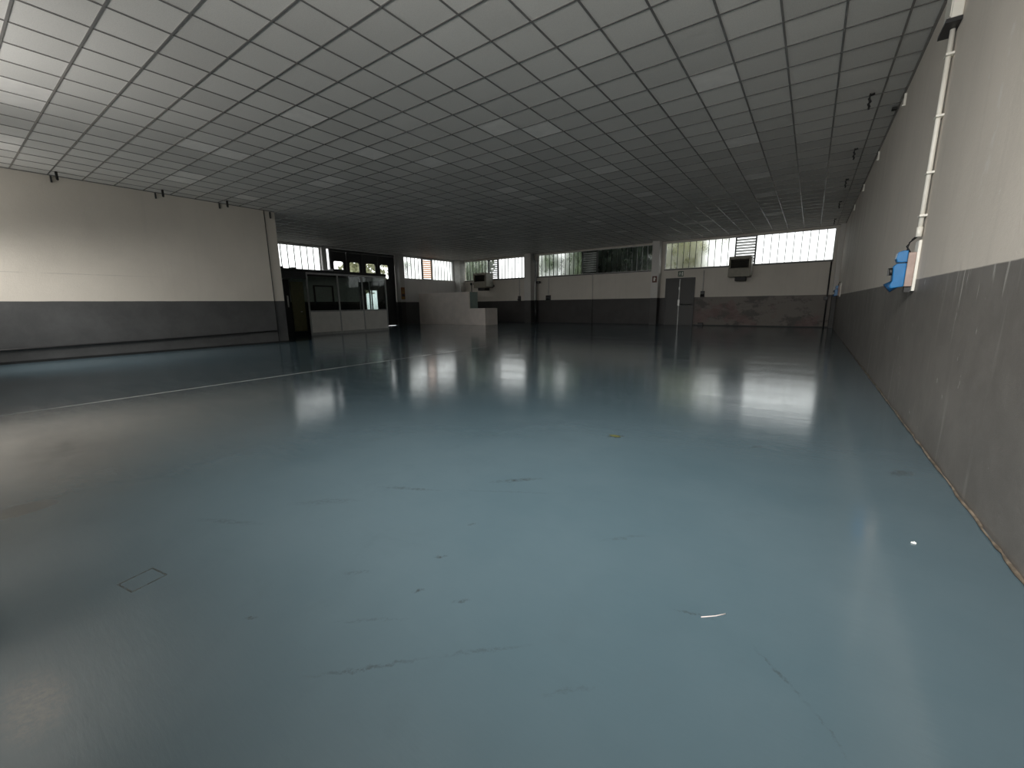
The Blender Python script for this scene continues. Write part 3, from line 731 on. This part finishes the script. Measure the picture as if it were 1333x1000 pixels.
# litter on the floor
sc_ = MB(); random.seed(5)
ring = [(.56+.010*math.cos(a)*random.uniform(.6, 1.3), 2.79+.007*math.sin(a)*random.uniform(.6, 1.3)) for a in [k*2*PI/8 for k in range(8)]]
for k in range(8):
    j = (k+1) % 8
    z = .002 + .004*(k % 3); z2 = .002+.004*(j % 3)
    sc_.face([(.56, 2.79, .008), (*ring[k], z), (*ring[j], z2)]); sc_.face([(.56, 2.79, .004), (*ring[j], .001), (*ring[k], .001)])
    sc_.face([(*ring[k], z), (*ring[j], z2), (*ring[j], .001), (*ring[k], .001)])
tag(sc_.build('paper_scrap', M['paper']), 'tiny crumpled white paper scrap on the floor by the right wall', 'paper')
tag(MB().tube([(-.235, 1.617, .002), (-.19, 1.655, .002), (-.158, 1.69, .003)], .002, 6).build('straw', plain('dirty white straw', (.75, .66, .64), .5)), 'thin pale straw lying on the floor in the foreground', 'straw')
lf = MB(); cx, cy = -1.40, 3.63
for k in range(6):
    a, b = k*PI/3, (k+1)*PI/3
    lf.face([(cx, cy, .014), (cx+.06*math.cos(a), cy+.03*math.sin(a), .004), (cx+.06*math.cos(b), cy+.03*math.sin(b), .006)])
    lf.face([(cx, cy, .010), (cx+.06*math.cos(b), cy+.03*math.sin(b), .003), (cx+.06*math.cos(a), cy+.03*math.sin(a), .001)])
tag(lf.build('fallen_leaf', plain('dry olive leaf', (.07, .075, .02), .7)), 'small dry leaf lying on the floor in the middle of the hall', 'leaf')

# ------------------------------------------------------------------ outside: yard and trees
structure(MB().box(-60, 40, YB+.32, 70, -.3, -.14).build('ground_back', M['ground']), 'pale yard behind the back wall', 'ground')
structure(MB().box(-60, XF-.32, -30, YB+.3, -.3, -.14).build('ground_side', M['ground']), 'pale yard outside the gate', 'ground')
def tree(x, y, h, r, n, leaf, mat, label, squash=1.0, name='tree', zc=None):
    e = thing(name, (x, y, -.14), label, 'tree', 'trees outside the windows')
    random.seed(int(abs(x*31+y*17)))
    MB().tube([(x, y, -.14), (x+.1, y, h*.35), (x-.05, y+.1, h*.8)], .2, 8, 0, True, [.2, .15, .06]).build('trunk', M['bark'], e)
    f = MB(); zc = zc or h*.62
    cl = [(random.gauss(0, .45), random.gauss(0, .45), random.gauss(0, .45)) for _ in range(26)]
    for k in range(n):
        c = random.choice(cl); d = Vector((random.gauss(0, 1), random.gauss(0, 1), random.gauss(0, 1))).normalized()*random.random()**.4*.42
        p = Vector((x+(c[0]+d.x)*r, y+(c[1]+d.y)*r, zc+(c[2]+d.z)*r*squash))
        if p.z < .2: continue
        u = Vector((random.gauss(0, 1), random.gauss(0, 1), random.gauss(0, 1))).normalized(); w = u.orthogonal().normalized()
        s = leaf*random.uniform(.6, 1.3)
        f.face([p-u*s, p+w*s*.5, p+u*s, p-w*s*.5])
    f.build('foliage', M[mat], e)
tree(-11.3, 28.5, 7.2, 2.7, 6500, .34, 'leaf_dark', 'dense dark tree outside the right half of the middle back window', 1.1, zc=4.6)
tree(-17.0, 31.5, 6.5, 2.4, 1500, .26, 'leaf_mid', 'loose green tree outside the left half of the middle back window', zc=4.3)
tree(-26.5, 31, 6.5, 2.2, 900, .28, 'leaf_mid', 'green tree outside the left back window', zc=4.2)
tree(-7.9, 33, 7.0, 2.2, 950, .28, 'leaf_light', 'yellow green tree outside the window over the exit door', zc=4.9)
tree(-29.5, 20.8, 7.0, 2.0, 650, .26, 'leaf_light', 'yellow green bush outside the gate windows', zc=4.0)
# palm outside window 2
e = thing('palm_tree', (-26.2, 22.4, -.14), 'palm outside the window right of the dark gate', 'tree', 'trees outside the windows')
MB().tube([(-26.2, 22.4, -.14), (-26.15, 22.4, 2.5), (-26.2, 22.45, 4.55)], .14, 8).build('trunk', M['bark'], e)
pf = MB()
for k in range(15):
    a = k*2*PI/15; L = 1.1; prev = None
    for s in range(5):
        q = s/4; c = Vector((-26.2+math.cos(a)*L*q, 22.45+math.sin(a)*L*q, 4.55+.6*q-1.3*q*q))
        if prev is not None:
            sd = Vector((-math.sin(a), math.cos(a), 0))*.16*(1-q*.8)
            pf.face([prev-sd, prev+sd, c+sd*.8, c-sd*.8])
        prev = c
pf.build('foliage', M['leaf_mid'], e)

# ------------------------------------------------------------------ light
world = bpy.data.worlds.new('World'); sc.world = world; world.use_nodes = True
nt = world.node_tree; nt.nodes.clear()
o = nt.nodes.new('ShaderNodeOutputWorld'); bg = nt.nodes.new('ShaderNodeBackground'); nt.links.new(bg.outputs[0], o.inputs[0])
tc = nt.nodes.new('ShaderNodeTexCoord'); sx = nt.nodes.new('ShaderNodeSeparateXYZ'); nt.links.new(tc.outputs['Generated'], sx.inputs[0])
m = nt.nodes.new('ShaderNodeMapRange'); m.interpolation_type = 'SMOOTHSTEP'; nt.links.new(sx.outputs['Z'], m.inputs['Value'])
for k, q in (('From Min', -.04), ('From Max', .02), ('To Min', .22), ('To Max', 2.2)): m.inputs[k].default_value = q   # overcast sky over a darker horizon
nt.links.new(m.outputs[0], bg.inputs['Strength']); bg.inputs['Color'].default_value = (.98, 1, 1, 1)
world.cycles.sampling_method = 'NONE'

def daylight(name, a, b, z0, z1, power, pitch, spread, col):
    """added area lamp in place of daylight at one front window, just inside the wall"""
    l = bpy.data.lights.new(name, 'AREA'); l.shape = 'RECTANGLE'; l.size = b-a-.2; l.size_y = (z1-z0)*.7
    l.energy = power; l.spread = math.radians(spread); l.color = col
    ob = bpy.data.objects.new(name, l); C.objects.link(ob); ob.location = ((a+b)/2, YF+.02, (z0+z1)/2)
    ob.rotation_euler = (PI/2 + math.radians(pitch), 0, PI)
    ob.rotation_euler = Vector((0, math.cos(math.radians(pitch)), math.sin(math.radians(pitch)))).to_track_quat('-Z', 'Y').to_euler()
for (a, b), ft, pw, up in zip(FW, FT, DAY, CEIL_FILL):  # lamps added in place of daylight through the unseen windows
    daylight('daylight_down', a, b, FZ0, ft, pw, -32, 84, (1, .98, .94))
    daylight('ceiling_fill', a, b, FZ0, ft, up, 34, 125, (1, .985, .95))  # second lamp aimed upward, added to brighten the ceiling

# ------------------------------------------------------------------ camera
f_px, yaw, pitch, roll = 536.718, .621, .191, .0135
yaw, pitch, roll = CAM_YPR = (.6213, .1910, .0135)
cy, sy, cp_, sp_, cr_, sr_ = math.cos(yaw), math.sin(yaw), math.cos(pitch), math.sin(pitch), math.cos(roll), math.sin(roll)
fw = Vector((-sy*cp_, cy*cp_, -sp_)); rt = Vector((cy, sy, 0)); dn = fw.cross(rt)
r2 = rt*cr_ + dn*sr_; d2 = -rt*sr_ + dn*cr_
cam = bpy.data.cameras.new('Camera'); co = bpy.data.objects.new('Camera', cam); C.objects.link(co)
cam.sensor_fit = 'HORIZONTAL'; cam.sensor_width = 36; cam.lens = f_px/1333*36; cam.clip_start = .02; cam.clip_end = 300
mt = Matrix((r2, -d2, -fw)).transposed().to_4x4(); mt.translation = (0, 0, 1.25)
co.matrix_world = mt
sc.camera = co
sc.view_settings.view_transform = 'Standard'; sc.view_settings.look = 'None'; sc.view_settings.gamma = 1
sc.view_settings.exposure = 0.0; sc.view_settings.use_curve_mapping = False
sc.cycles.max_bounces = 12; sc.cycles.diffuse_bounces = 8; sc.cycles.transparent_max_bounces = 16
sc.cycles.use_denoising = True
